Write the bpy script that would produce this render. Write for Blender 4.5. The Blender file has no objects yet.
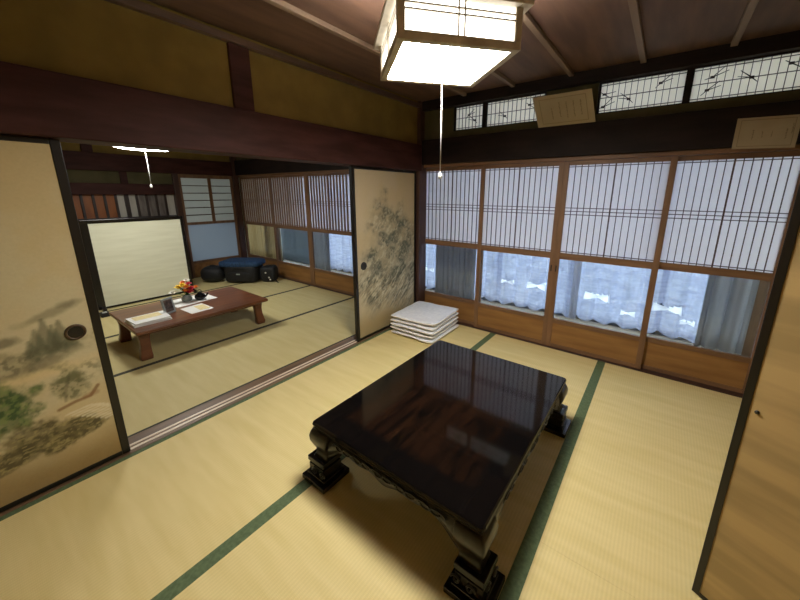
import bpy, bmesh, math, random
import numpy as np
from mathutils import Vector
random.seed(7)
S = bpy.context.scene
COL = S.collection
PI = math.pi

# ------------------------------------------------------------ helpers
def lin(h):
    h = h.lstrip('#')
    v = [int(h[i:i+2], 16)/255 for i in (0, 2, 4)]
    return tuple(c/12.92 if c <= .04045 else ((c+.055)/1.055)**2.4 for c in v) + (1,)

def new_mat(name):
    m = bpy.data.materials.new(name); m.use_nodes = True
    nt = m.node_tree
    return m, nt, nt.nodes, nt.links, nt.nodes['Principled BSDF']

def mat(name, c1, c2=None, scale=(8, 8, 8), rough=.6, bump=0, detail=4, lo=.35, hi=.65, spec=.5, coat=0):
    m, nt, N, L, B = new_mat(name)
    B.inputs['Roughness'].default_value = rough
    B.inputs['Specular IOR Level'].default_value = spec
    B.inputs['Coat Weight'].default_value = coat
    tc = N.new('ShaderNodeTexCoord'); mp = N.new('ShaderNodeMapping')
    mp.inputs['Scale'].default_value = scale
    L.new(tc.outputs['Object'], mp.inputs['Vector'])
    no = N.new('ShaderNodeTexNoise'); no.inputs['Scale'].default_value = 1; no.inputs['Detail'].default_value = detail
    L.new(mp.outputs['Vector'], no.inputs['Vector'])
    cr = N.new('ShaderNodeValToRGB')
    cr.color_ramp.elements[0].position = lo; cr.color_ramp.elements[1].position = hi
    cr.color_ramp.elements[0].color = lin(c1); cr.color_ramp.elements[1].color = lin(c2 or c1)
    L.new(no.outputs['Fac'], cr.inputs['Fac']); L.new(cr.outputs['Color'], B.inputs['Base Color'])
    if bump:
        bp = N.new('ShaderNodeBump'); bp.inputs['Strength'].default_value = bump; bp.inputs['Distance'].default_value = .01
        L.new(no.outputs['Fac'], bp.inputs['Height']); L.new(bp.outputs['Normal'], B.inputs['Normal'])
    return m

def tatami_mat(name, c1, c2):
    m, nt, N, L, B = new_mat(name)
    B.inputs['Roughness'].default_value = .62
    B.inputs['Specular IOR Level'].default_value = .35
    tc = N.new('ShaderNodeTexCoord')
    w = N.new('ShaderNodeTexWave'); w.wave_type = 'BANDS'; w.bands_direction = 'X'
    w.inputs['Scale'].default_value = 22; w.inputs['Distortion'].default_value = .2
    L.new(tc.outputs['Object'], w.inputs['Vector'])
    w2 = N.new('ShaderNodeTexWave'); w2.wave_type = 'BANDS'; w2.bands_direction = 'Y'
    w2.inputs['Scale'].default_value = 60; w2.inputs['Distortion'].default_value = .5
    L.new(tc.outputs['Object'], w2.inputs['Vector'])
    mp = N.new('ShaderNodeMapping'); mp.inputs['Scale'].default_value = (1.2, 9, 1)
    L.new(tc.outputs['Object'], mp.inputs['Vector'])
    no = N.new('ShaderNodeTexNoise'); no.inputs['Scale'].default_value = 1.6; no.inputs['Detail'].default_value = 5
    L.new(mp.outputs['Vector'], no.inputs['Vector'])
    cr = N.new('ShaderNodeValToRGB')
    cr.color_ramp.elements[0].position = .3; cr.color_ramp.elements[1].position = .7
    cr.color_ramp.elements[0].color = lin(c1); cr.color_ramp.elements[1].color = lin(c2)
    L.new(no.outputs['Fac'], cr.inputs['Fac'])
    mx = N.new('ShaderNodeMix'); mx.data_type = 'RGBA'; mx.blend_type = 'MULTIPLY'
    mx.inputs[0].default_value = .07
    L.new(cr.outputs['Color'], mx.inputs[6]); L.new(w.outputs['Color'], mx.inputs[7])
    L.new(mx.outputs[2], B.inputs['Base Color'])
    ad = N.new('ShaderNodeMath'); ad.operation = 'MULTIPLY'
    L.new(w.outputs['Fac'], ad.inputs[0]); L.new(w2.outputs['Fac'], ad.inputs[1])
    bp = N.new('ShaderNodeBump'); bp.inputs['Strength'].default_value = .15; bp.inputs['Distance'].default_value = .002
    L.new(ad.outputs[0], bp.inputs['Height']); L.new(bp.outputs['Normal'], B.inputs['Normal'])
    return m

def thin_mat(name, col, transp, transl, lines=0, rough=.9):
    """cloth / paper: part see-through, part letting light through, rest diffuse"""
    m, nt, N, L, B = new_mat(name)
    N.remove(B); out = N['Material Output']
    d = N.new('ShaderNodeBsdfDiffuse'); t = N.new('ShaderNodeBsdfTranslucent'); p = N.new('ShaderNodeBsdfTransparent')
    d.inputs['Color'].default_value = lin(col); t.inputs['Color'].default_value = lin(col)
    m1 = N.new('ShaderNodeMixShader'); m1.inputs[0].default_value = transl
    L.new(d.outputs[0], m1.inputs[1]); L.new(t.outputs[0], m1.inputs[2])
    if transp > 0:
        m2 = N.new('ShaderNodeMixShader'); m2.inputs[0].default_value = transp
        L.new(m1.outputs[0], m2.inputs[1]); L.new(p.outputs[0], m2.inputs[2])
        if lines:
            tc = N.new('ShaderNodeTexCoord'); mp = N.new('ShaderNodeMapping'); mp.inputs['Scale'].default_value = (2.5, 2.5, lines)
            L.new(tc.outputs['Object'], mp.inputs['Vector'])
            no = N.new('ShaderNodeTexNoise'); no.inputs['Scale'].default_value = 2; no.inputs['Detail'].default_value = 3
            L.new(mp.outputs['Vector'], no.inputs['Vector'])
            mr = N.new('ShaderNodeMapRange'); mr.inputs[1].default_value = .35; mr.inputs[2].default_value = .65
            mr.inputs[3].default_value = transp-.1; mr.inputs[4].default_value = transp+.1
            L.new(no.outputs['Fac'], mr.inputs[0]); L.new(mr.outputs[0], m2.inputs[0])
        L.new(m2.outputs[0], out.inputs['Surface'])
    else:
        L.new(m1.outputs[0], out.inputs['Surface'])
    return m

def glass_mat(name, tint='#ffffff', refl=.10):
    m, nt, N, L, B = new_mat(name)
    N.remove(B); out = N['Material Output']
    p = N.new('ShaderNodeBsdfTransparent'); p.inputs['Color'].default_value = lin(tint)
    g = N.new('ShaderNodeBsdfGlossy'); g.inputs['Roughness'].default_value = .03
    fr = N.new('ShaderNodeLayerWeight'); fr.inputs['Blend'].default_value = .25
    mu = N.new('ShaderNodeMath'); mu.operation = 'MULTIPLY_ADD'; mu.inputs[1].default_value = refl; mu.inputs[2].default_value = .03
    L.new(fr.outputs['Facing'], mu.inputs[0])
    mx = N.new('ShaderNodeMixShader'); L.new(mu.outputs[0], mx.inputs[0])
    L.new(p.outputs[0], mx.inputs[1]); L.new(g.outputs[0], mx.inputs[2]); L.new(mx.outputs[0], out.inputs['Surface'])
    return m

def emit_mat(name, col, strength):
    m, nt, N, L, B = new_mat(name)
    B.inputs['Base Color'].default_value = lin('#f4f2ea')
    B.inputs['Emission Color'].default_value = lin(col)
    B.inputs['Emission Strength'].default_value = strength
    B.inputs['Roughness'].default_value = .7
    return m

def attr_mat(name, rough=.75):
    m, nt, N, L, B = new_mat(name)
    B.inputs['Roughness'].default_value = rough; B.inputs['Specular IOR Level'].default_value = .25
    a = N.new('ShaderNodeVertexColor'); a.layer_name = 'ink'
    tc = N.new('ShaderNodeTexCoord'); no = N.new('ShaderNodeTexNoise'); no.inputs['Scale'].default_value = 90; no.inputs['Detail'].default_value = 3
    L.new(tc.outputs['Object'], no.inputs['Vector'])
    mr = N.new('ShaderNodeMapRange'); mr.inputs[3].default_value = .92; mr.inputs[4].default_value = 1.06
    L.new(no.outputs['Fac'], mr.inputs[0])
    mx = N.new('ShaderNodeVectorMath'); mx.operation = 'SCALE'
    L.new(a.outputs['Color'], mx.inputs[0]); L.new(mr.outputs[0], mx.inputs[3]); L.new(mx.outputs[0], B.inputs['Base Color'])
    return m

class MB:
    def __init__(s): s.v = []; s.f = []; s.sm = []
    def add(s, vs, fs, smooth=False):
        o = len(s.v); s.v += [tuple(p) for p in vs]; s.f += [tuple(i+o for i in f) for f in fs]; s.sm += [smooth]*len(fs)
        return s
    def box(s, x0, y0, z0, x1, y1, z1):
        x0, x1 = min(x0, x1), max(x0, x1); y0, y1 = min(y0, y1), max(y0, y1); z0, z1 = min(z0, z1), max(z0, z1)
        return s.add([(x0,y0,z0),(x1,y0,z0),(x1,y1,z0),(x0,y1,z0),(x0,y0,z1),(x1,y0,z1),(x1,y1,z1),(x0,y1,z1)],
              [(0,3,2,1),(4,5,6,7),(0,1,5,4),(1,2,6,5),(2,3,7,6),(3,0,4,7)])
    def obox(s, o, u, v, w):
        """box from corner o with edge vectors u, v, w (right-handed)"""
        o, u, v, w = map(Vector, (o, u, v, w))
        return s.add([o, o+u, o+u+v, o+v, o+w, o+u+w, o+u+v+w, o+v+w],
              [(0,3,2,1),(4,5,6,7),(0,1,5,4),(1,2,6,5),(2,3,7,6),(3,0,4,7)])
    def tube(s, pts, r, n=8, cap=True):
        pts = [Vector(p) for p in pts]; rs = r if isinstance(r, (list, tuple)) else [r]*len(pts)
        vs = []; fs = []
        for i, p in enumerate(pts):
            d = (pts[min(i+1, len(pts)-1)]-pts[max(i-1, 0)]).normalized()
            a = d.orthogonal().normalized() if i == 0 else (a-d*a.dot(d)).normalized()
            b = d.cross(a)
            for k in range(n):
                t = 2*PI*k/n; vs.append(p+(a*math.cos(t)+b*math.sin(t))*rs[i])
        for i in range(len(pts)-1):
            for k in range(n):
                k2 = (k+1) % n; fs.append((i*n+k, i*n+k2, (i+1)*n+k2, (i+1)*n+k))
        if cap:
            fs.append(tuple(range(n-1, -1, -1))); fs.append(tuple((len(pts)-1)*n+k for k in range(n)))
        return s.add(vs, fs, True)
    def lathe(s, c, prof, n=24, sx=1, sy=1):
        vs = []; fs = []
        for r, z in prof:
            for k in range(n):
                t = 2*PI*k/n; vs.append((c[0]+r*sx*math.cos(t), c[1]+r*sy*math.sin(t), c[2]+z))
        for i in range(len(prof)-1):
            for k in range(n):
                k2 = (k+1) % n; fs.append((i*n+k, i*n+k2, (i+1)*n+k2, (i+1)*n+k))
        fs.append(tuple(range(n-1, -1, -1))); fs.append(tuple((len(prof)-1)*n+k for k in range(n)))
        return s.add(vs, fs, True)
    def loft(s, secs, smooth=True):
        """secs: lists of equal-length closed loops"""
        n = len(secs[0]); vs = [p for q in secs for p in q]; fs = []
        for i in range(len(secs)-1):
            for k in range(n):
                k2 = (k+1) % n; fs.append((i*n+k, i*n+k2, (i+1)*n+k2, (i+1)*n+k))
        fs.append(tuple(range(n-1, -1, -1))); fs.append(tuple((len(secs)-1)*n+k for k in range(n)))
        return s.add(vs, fs, smooth)
    def grid(s, fn, nu, nv, smooth=True):
        vs = [fn(i/nu, j/nv) for j in range(nv+1) for i in range(nu+1)]
        fs = [(j*(nu+1)+i, j*(nu+1)+i+1, (j+1)*(nu+1)+i+1, (j+1)*(nu+1)+i) for j in range(nv) for i in range(nu)]
        return s.add(vs, fs, smooth)
    def xform(s, fn): s.v = [tuple(fn(Vector(p))) for p in s.v]; return s
    def build(s, name, m, parent=None, bev=0, solid=0, seg=2, loc=None):
        if parent is not None: off = Vector(parent['_org'])
        elif loc is not None: off = Vector(loc)
        else: off = Vector((0, 0, 0))
        me = bpy.data.meshes.new(name)
        me.from_pydata([tuple(Vector(p)-off) for p in s.v], [], s.f)
        me.polygons.foreach_set('use_smooth', s.sm)
        b = bmesh.new(); b.from_mesh(me); bmesh.ops.recalc_face_normals(b, faces=b.faces); b.to_mesh(me); b.free()
        me.update(); me.materials.append(m)
        o = bpy.data.objects.new(name, me); COL.objects.link(o)
        if parent is not None: o.parent = parent
        else: o.location = off
        o['_org'] = tuple(off)
        if solid:
            md = o.modifiers.new('thick', 'SOLIDIFY'); md.thickness = solid; md.offset = 0
        if bev:
            md = o.modifiers.new('bevel', 'BEVEL'); md.width = bev; md.segments = seg; md.limit_method = 'ANGLE'; md.angle_limit = math.radians(40)
        return o

def tag(o, label, cat, group=None):
    o['label'] = label; o['category'] = cat
    if group: o['group'] = group
    return o
def thing(name, label, cat, loc, group=None):
    o = bpy.data.objects.new(name, None); COL.objects.link(o); o.location = loc; o['_org'] = tuple(loc)
    o.empty_display_size = .1
    return tag(o, label, cat, group)
def struct(o): o['kind'] = 'structure'; return o
def box(*a): return MB().box(*a)

# ------------------------------------------------------------ materials
M = {}
M['tatami'] = tatami_mat('tatami_straw', '#d6c386', '#e1cf96')
M['tatami_back'] = tatami_mat('tatami_straw_olive', '#cbbb82', '#d5c690')  # duller, more olive straw for the back room mats
M['heri'] = mat('green_border_cloth', '#4b5c3d', '#5d6e4c', (60, 60, 60), .8)
M['heri_dark'] = mat('dark_border_cloth', '#35342a', '#48463a', (60, 60, 60), .85)
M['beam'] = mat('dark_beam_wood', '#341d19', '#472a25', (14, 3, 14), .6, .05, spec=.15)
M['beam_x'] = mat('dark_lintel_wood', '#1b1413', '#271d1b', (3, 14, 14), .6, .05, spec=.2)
M['post'] = mat('post_wood', '#3a2620', '#4e352b', (14, 14, 2), .45)
M['shoji_wood'] = mat('shoji_cedar', '#6c4e36', '#826044', (25, 25, 3), .5)
M['shoji_rail'] = mat('shoji_cedar_rail', '#6c4e36', '#826044', (3, 25, 25), .5)
M['base_board'] = mat('cedar_board', '#80592f', '#9a703f', (2, 20, 16), .5)
M['kumiko'] = mat('lattice_wood', '#4d3a30', '#5c473a', (20, 20, 5), .6)
M['kumiko_back'] = mat('lattice_wood_warm', '#86674e', '#997a5e', (20, 20, 5), .6)
M['shoji_paper'] = thin_mat('shoji_paper', '#fcfaf8', 0, .8)
M['door_paper'] = thin_mat('door_paper', '#b6bab4', 0, .3)
M['ranma_paper'] = thin_mat('transom_paper', '#fff6e4', 0, .96)
M['dim_curtain'] = thin_mat('blue_grey_drape', '#a4abb0', 0, .5)
M['fold_curtain'] = thin_mat('pale_grey_drape', '#dcdce2', .12, .65)
M['glass'] = glass_mat('clear_glass', '#f4f8f8')
M['frost'] = thin_mat('frosted_glass', '#a3adb3', 0, .36)
M['lace'] = thin_mat('lace_cloth', '#ccd2e8', .34, .5, lines=14)
M['motif'] = thin_mat('lace_motif_cloth', '#ffffff', .0, .92)
M['grey_curtain'] = thin_mat('grey_drape', '#bdbdbf', 0, .5)
M['tan_curtain'] = thin_mat('tan_drape', '#cdbd9c', 0, .55)
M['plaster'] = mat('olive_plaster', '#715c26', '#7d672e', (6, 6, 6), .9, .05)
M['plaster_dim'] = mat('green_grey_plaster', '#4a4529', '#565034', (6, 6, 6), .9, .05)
M['ceil'] = mat('ceiling_board', '#5a4338', '#715546', (14, 2, 4), .55)
M['batten'] = mat('ceiling_batten', '#7d695a', '#8d7867', (20, 3, 20), .5)
M['mould'] = mat('ceiling_moulding', '#4a372c', '#5e4636', (14, 3, 14), .5)
M['black'] = mat('black_lacquer', '#0d0b0b', '#15110f', (6, 6, 6), .25)
M['black_frame'] = mat('black_door_frame', '#0c0a09', '#17120f', (10, 10, 3), .32)
M['fusuma'] = attr_mat('painted_paper')
M['pull'] = mat('black_metal_pull', '#0c0b0a', '#1c1814', (30, 30, 30), .4)
M['pull_rim'] = mat('bronze_pull_rim', '#3a2c1e', '#54402a', (30, 30, 30), .4)
M['sill'] = mat('sill_wood', '#5c4632', '#7a5f45', (20, 2, 20), .45)
M['track'] = mat('sill_track_strip', '#d9c3ad', '#eadbc8', (20, 2, 20), .35)
M['tan_panel'] = mat('tan_wood_panel', '#a38a5c', '#bda06c', (1.2, 1.2, 9), .55, lo=.42, hi=.58)
M['wall_plain'] = mat('sand_wall', '#a58d5c', '#b09866', (4, 4, 4), .9)
M['lamp_wood'] = mat('lamp_frame_wood', '#a89f90', '#bdb4a4', (20, 20, 20), .5)  # wood paled so its colour carries the lamp's glow and flare veil
M['lamp_panel'] = emit_mat('lamp_paper', '#fffbf0', 50)
M['lamp_side'] = emit_mat('lamp_side_paper', '#fffbf0', 3.2)
M['tube'] = emit_mat('fluorescent_light', '#fbfbf4', 24)
M['cord'] = mat('white_cord', '#e8e6e0', rough=.6)
M['white_plastic'] = mat('white_plastic', '#dcdad4', rough=.4)
M['cushion'] = mat('white_cotton', '#dfe2ea', '#eaecf2', (30, 30, 30), .9, .1)
M['cushion_side'] = mat('cream_cotton_piping', '#e2ded6', '#ece8e0', (30, 30, 30), .9, .1)
M['board_white'] = mat('cream_white_board', '#d3d2b8', '#dcdbc3', (2, 2, 20), .7)
M['brown_table'] = mat('brown_varnished_wood', '#5a3320', '#76482e', (18, 2.5, 18), .28)
M['paper'] = mat('white_paper', '#e6e6e2', rough=.8)
M['paper_y'] = mat('yellow_print', '#dcc88c', '#e6d8a8', (40, 40, 40), .8)
M['ink'] = mat('grey_ink', '#777268', rough=.9)
M['cert'] = mat('aged_certificate_paper', '#a2947c', '#ada089', (5, 5, 5), .8)
M['cert_ink'] = mat('brown_ink', '#8b7d66', rough=.9)
M['bag_black'] = mat('black_nylon', '#0b0c0f', '#14161b', (40, 40, 40), .65, .1)
M['bag_blue'] = mat('navy_blue_cloth', '#16304f', '#22456c', (40, 40, 40), .8, .1)
M['amber'] = mat('amber_lit_board', '#7c4418', '#9a5a24', (20, 8, 2), .5)  # orange colour stands in for warm light behind the slats
M['greyboard'] = mat('grey_obscured_glass', '#5a514b', '#8a827a', (4, 14, 3), .3)
M['pale_pane'] = mat('pale_obscured_glass', '#b4b0a4', '#c2bfb4', (4, 14, 3), .3)
M['slat'] = mat('dark_slat_wood', '#22150f', '#2e1e18', (14, 14, 2), .5)
M['corridor_plaster'] = mat('white_corridor_plaster', '#dcdcd8', '#e4e4e0', (5, 5, 5), .9)
M['corridor'] = mat('corridor_floor_board', '#8a8074', '#a09688', (2, 25, 10), .18)
M['ground'] = mat('outdoor_ground', '#a8adb2', '#b9bec2', (2, 2, 2), .9)
M['alu'] = mat('dark_aluminium', '#4b4f55', '#565a60', (5, 5, 5), .4)
M['red'] = mat('red_petals', '#c8283c', '#e2455a', (60, 60, 60), .7)
M['orange'] = mat('orange_petals', '#ee7d18', '#f79a35', (60, 60, 60), .7)
M['yellow'] = mat('yellow_petals', '#f2c21c', '#f8d848', (60, 60, 60), .7)
M['white_petal'] = mat('white_petals', '#eae8da', '#f4f2e8', (60, 60, 60), .7)
M['leaf'] = mat('green_leaf', '#2f5a2a', '#44763a', (40, 40, 40), .6)
M['ceramic'] = mat('black_glaze', '#0c0e12', '#14171d', (10, 10, 10), .12)
M['greyglass'] = mat('grey_glass_pot', '#7d8582', '#9aa29e', (10, 10, 10), .15)
M['lens'] = mat('dark_photo_print', '#3a3634', '#7c6a62', (25, 25, 25), .2)
M['silver'] = mat('silver_frame', '#8d9492', '#a9b0ae', (20, 20, 20), .3)

# lacquered table top: brown grain in the middle of a black border
def table_top_mat():
    m, nt, N, L, B = new_mat('lacquered_table_top')
    B.inputs['Roughness'].default_value = .07; B.inputs['Specular IOR Level'].default_value = .5
    tc = N.new('ShaderNodeTexCoord'); mp = N.new('ShaderNodeMapping'); mp.inputs['Scale'].default_value = (14, 2.2, 1)
    L.new(tc.outputs['Object'], mp.inputs['Vector'])
    no = N.new('ShaderNodeTexNoise'); no.inputs['Scale'].default_value = 1.6; no.inputs['Detail'].default_value = 6; no.inputs['Distortion'].default_value = 1.2
    L.new(mp.outputs['Vector'], no.inputs['Vector'])
    cr = N.new('ShaderNodeValToRGB'); e = cr.color_ramp.elements
    e[0].position = .35; e[0].color = lin('#0b0807'); e[1].position = .75; e[1].color = lin('#24150d')
    L.new(no.outputs['Fac'], cr.inputs['Fac'])
    sp = N.new('ShaderNodeSeparateXYZ'); L.new(tc.outputs['Object'], sp.inputs[0])
    def edge(sock, half):
        a = N.new('ShaderNodeMath'); a.operation = 'ABSOLUTE'; L.new(sock, a.inputs[0])
        r = N.new('ShaderNodeMapRange'); r.inputs[1].default_value = half+.01; r.inputs[2].default_value = half-.03
        L.new(a.outputs[0], r.inputs[0]); return r.outputs[0]
    mu = N.new('ShaderNodeMath'); mu.operation = 'MULTIPLY'
    L.new(edge(sp.outputs['X'], .36), mu.inputs[0]); L.new(edge(sp.outputs['Y'], .49), mu.inputs[1])
    mx = N.new('ShaderNodeMix'); mx.data_type = 'RGBA'; mx.inputs[6].default_value = lin('#0b0909')
    L.new(mu.outputs[0], mx.inputs[0]); L.new(cr.outputs['Color'], mx.inputs[7]); L.new(mx.outputs[2], B.inputs['Base Color'])
    return m
M['table_top'] = table_top_mat()
M['lacquer_carved'] = mat('carved_dark_lacquer', '#16120d', '#2a2318', (30, 30, 30), .3)

# ------------------------------------------------------------ setting
XR = 3.07; YS = -3.96; XL = -4.2; ZC = 2.42
struct(box(XL, YS, -.12, XR, .1, -.03).build('floor', M['sill']))
struct(box(XL-.1, YS-.1, ZC, XR+.1, .1, ZC+.1).build('ceiling', M['ceil']))
struct(box(XR, YS-.1, -.12, XR+.1, .1, ZC).build('wall_right', M['wall_plain']))
struct(box(XL-.1, YS-.1, -.12, XR, YS, ZC).build('wall_front', M['wall_plain']))

# ceiling battens (rooms), mouldings
k = 0
for x in (.56, 1.045, 1.53, 2.015, 2.5, 2.985):
    k += 1; struct(box(x-.018, YS, ZC-.028, x+.018, -.06, ZC).build('trim_%d' % k, M['batten'], bev=.003))
for x in (-3.6, -3.1, -2.6, -2.1, -1.6, -1.1, -.6):
    k += 1; struct(box(x-.018, YS, ZC-.028, x+.018, -.06, ZC).build('trim_%d' % k, M['batten'], bev=.003))
def trim(b, m, bev=.004):
    global k
    k += 1; return struct(b.build('trim_%d' % k, m, bev=bev))
# partition between the rooms
wc = MB().box(-.07, YS, 1.98, .01, -.06, ZC)
struct(wc.build('wall_center', M['plaster']))
trim(box(-.14, YS, 1.705, .06, -.07, 1.98), M['beam'], .006)            # lintel beam
trim(box(-.12, YS, 2.352, .05, -.07, 2.392), M['mould'])                  # ceiling moulding
trim(box(-.09, -2.075, 1.98, .03, -1.945, 2.352), M['beam'], .004)        # short post in the upper wall
trim(box(-.075, -.092, 0, .042, .06, 2.42), M['post'], .005)                # corner post
sl = struct(box(-.15, YS, -.03, .02, -.094, .004).build('trim_%d' % (k+1), M['sill'], bev=.002)); k += 1
tr_ = MB()
for x in (-.058, -.02): tr_.box(x-.008, YS, .004, x+.008, -.095, .008)
tr_.build('groove_strip', M['track'], sl)

# window wall (y = 0)
for (a, b) in ((XL, -.075), (.042, XR)):
    trim(box(a, -.012, 1.742, b, .085, 1.775), M['shoji_rail'])             # kamoi rail
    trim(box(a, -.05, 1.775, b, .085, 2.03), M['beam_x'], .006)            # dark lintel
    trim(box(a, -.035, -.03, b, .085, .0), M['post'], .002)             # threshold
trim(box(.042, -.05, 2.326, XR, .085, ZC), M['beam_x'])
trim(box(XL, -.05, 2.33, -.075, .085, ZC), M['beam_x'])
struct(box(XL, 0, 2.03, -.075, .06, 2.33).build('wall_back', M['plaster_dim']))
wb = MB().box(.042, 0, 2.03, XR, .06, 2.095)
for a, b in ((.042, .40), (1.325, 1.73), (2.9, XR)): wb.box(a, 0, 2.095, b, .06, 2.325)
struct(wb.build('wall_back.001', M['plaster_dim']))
struct(box(3.026, .0, 0, XR, .085, 1.742).build('wall_back.006', M['shoji_wood']))
# transom windows
def ornament(mb, x, z, dirs, y):
    mb.box(x-.012, y-.004, z-.008, x+.012, y, z+.008)
    for dx, dz in dirs:
        d = Vector((dx, 0, dz)); n = Vector((-dz, 0, dx)).normalized()*.0032
        o = Vector((x, y-.003, z)); mb.add([o-n, o+d-n*.5, o+d+n*.5, o+n, o-n+Vector((0,.003,0)), o+d-n*.5+Vector((0,.003,0)), o+d+n*.5+Vector((0,.003,0)), o+n+Vector((0,.003,0))],
               [(0,3,2,1),(4,5,6,7),(0,1,5,4),(1,2,6,5),(2,3,7,6),(3,0,4,7)])
ORN = {1: [(.5, .6), (.7, .35)], 2: [(.35, .35), (.75, .65)], 3: [(.07, .62), (.07, .2), (.72, .72), (.38, .36)], 4: [(.2, .66), (.17, .3), (.55, .5), (.85, .72)]}
sgn = [[(.06,.05),(.07,.02),(-.03,-.03)], [(-.06,.05),(-.07,.015),(.03,-.03)], [(.08,.01),(.06,-.04),(-.03,.02)], [(.06,.06),(.08,.03),(-.04,-.01)]]
for i, (a, b) in enumerate(((.41, .737), (.757, 1.32), (1.735, 2.292), (2.312, 2.88))):
    fr = MB(); t = .012
    fr.box(a, .005, 2.095, a+t, .045, 2.325).box(b-t, .005, 2.095, b, .045, 2.325).box(a+t, .005, 2.095, b-t, .045, 2.102).box(a+t, .005, 2.318, b-t, .045, 2.325)
    w = struct(fr.build('window_%d' % (i+1), M['beam_x']))
    box(a+t, .028, 2.102, b-t, .032, 2.318).build('paper', M['ranma_paper'], w)
    lt = MB(); n = 12 if i else 7
    for q in range(1, n+1):
        x = a+t+(b-a-2*t)*q/(n+1); lt.box(x-.0018, .018, 2.102, x+.0018, .026, 2.318)
    for z in (2.118, 2.212, 2.302): lt.box(a+t, .016, z-.0022, b-t, .024, z+.0022)
    lt.build('lattice', M['kumiko'], w)
    om = MB()
    for q, (u, v) in enumerate(ORN[i+1]): ornament(om, a+(b-a)*u, 2.1+.22*v, sgn[(q+i) % 4], .015)
    om.build('twig_ornament', M['slat'], w)
# mullion posts between transoms
trim(box(.737, -.004, 2.095, .757, .06, 2.325), M['beam_x'], .002)
trim(box(2.292, -.004, 2.095, 2.312, .06, 2.325), M['beam_x'], .002)

# corridor and outer glazing
CX0, CX1 = -6.6, 4.2
struct(box(CX0, .085, -.1, CX1, 1.06, -.005).build('floor.001', M['corridor']))
struct(box(CX0, .1, 2.5, CX1, 1.1, 2.6).build('ceiling.001', M['corridor_plaster']))
struct(box(CX0-.1, -.2, -.1, CX0, 1.1, 2.6).build('wall_left.001', M['corridor_plaster']))
struct(box(CX1, .1, -.1, CX1+.1, 1.1, 2.6).build('wall_right.001', M['corridor_plaster']))
struct(box(CX0, .0, -.1, XL, .085, 2.6).build('wall_back.002', M['corridor_plaster']))
struct(box(XR, .085, -.1, CX1, .1, 2.6).build('wall_back.003', M['corridor_plaster']))
struct(box(CX0, .07, ZC+.0, CX1, .1, 2.5).build('wall_back.004', M['corridor_plaster']))
struct(box(CX0, 1.0, 2.4, CX1, 1.06, 2.5).build('wall_back.005', M['corridor_plaster']))
nw = 6; ww = (CX1-CX0)/nw
for i in range(nw):
    a = CX0+ww*i; b = a+ww; f = MB()
    f.box(a, 1.0, -.005, b, 1.05, .05).box(a, 1.0, 2.35, b, 1.05, 2.4).box(a, 1.0, .05, a+.03, 1.05, 2.35).box(b-.03, 1.0, .05, b, 1.05, 2.35)
    f.box((a+b)/2-.025, 1.0, .05, (a+b)/2+.025, 1.05, 2.35)
    w = struct(f.build('window_%d' % (5+i), M['alu'], bev=.003))
    box(a+.03, 1.02, .05, b-.03, 1.024, 2.35).build('pane', M['glass'], w)
struct(box(-30, 1.2, -.5, 30, 40, -.4).build('ground', M['ground']))

trim(box(3.06, .9, 0, 3.34, .98, 2.4), M['shoji_wood'])
# ------------------------------------------------------------ tatami mats
def tatami(x0, x1, y0, y1, label, group, m, mh, hw):
    t = thing('tatami_mat', label, 'tatami mat', ((x0+x1)/2, (y0+y1)/2, -.03), group)
    g = .0003
    box(x0+g, y0+g, -.03, x1-g, y1-g, 0).build('straw_surface', m, t)
    for s in (0, 1):
        a = x0+g if s == 0 else x1-hw-g
        box(a-.0006, y0+g, -.02, a+hw+.0006, y1-g, .0014).build('cloth_border', mh, t)
XS = (.02, .9987, 2.03, XR-.002); YY = (-.036, -2.0, YS)
colm = ('beside the door sill', 'in the middle column', 'in the right column')
for i in range(3):
    for j in range(2):
        lab = 'green bordered tatami mat %s, %s' % (colm[i], ('window end', 'near end')[j])
        tatami(XS[i], XS[i+1], YY[j+1], YY[j], lab, 'tatami mats of the front room', M['tatami'], M['heri'], .030)
XB = (-.15, -1.139, -2.16, -3.18, XL)
colb = ('nearest the door sill', 'under the front half of the brown table', 'under the rear half of the brown table', 'against the far wall')
for i in range(4):
    for j in range(2):
        if i == 3 and j == 1 or i == 2 and j == 1: pass
        lab = 'back room tatami mat %s, %s' % (colb[i], ('window end', 'end away from windows')[j])
        tatami(XB[i+1], XB[i], YY[j+1], YY[j], lab, 'tatami mats of the back room', M['tatami_back'], M['heri_dark'], .022)

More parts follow.
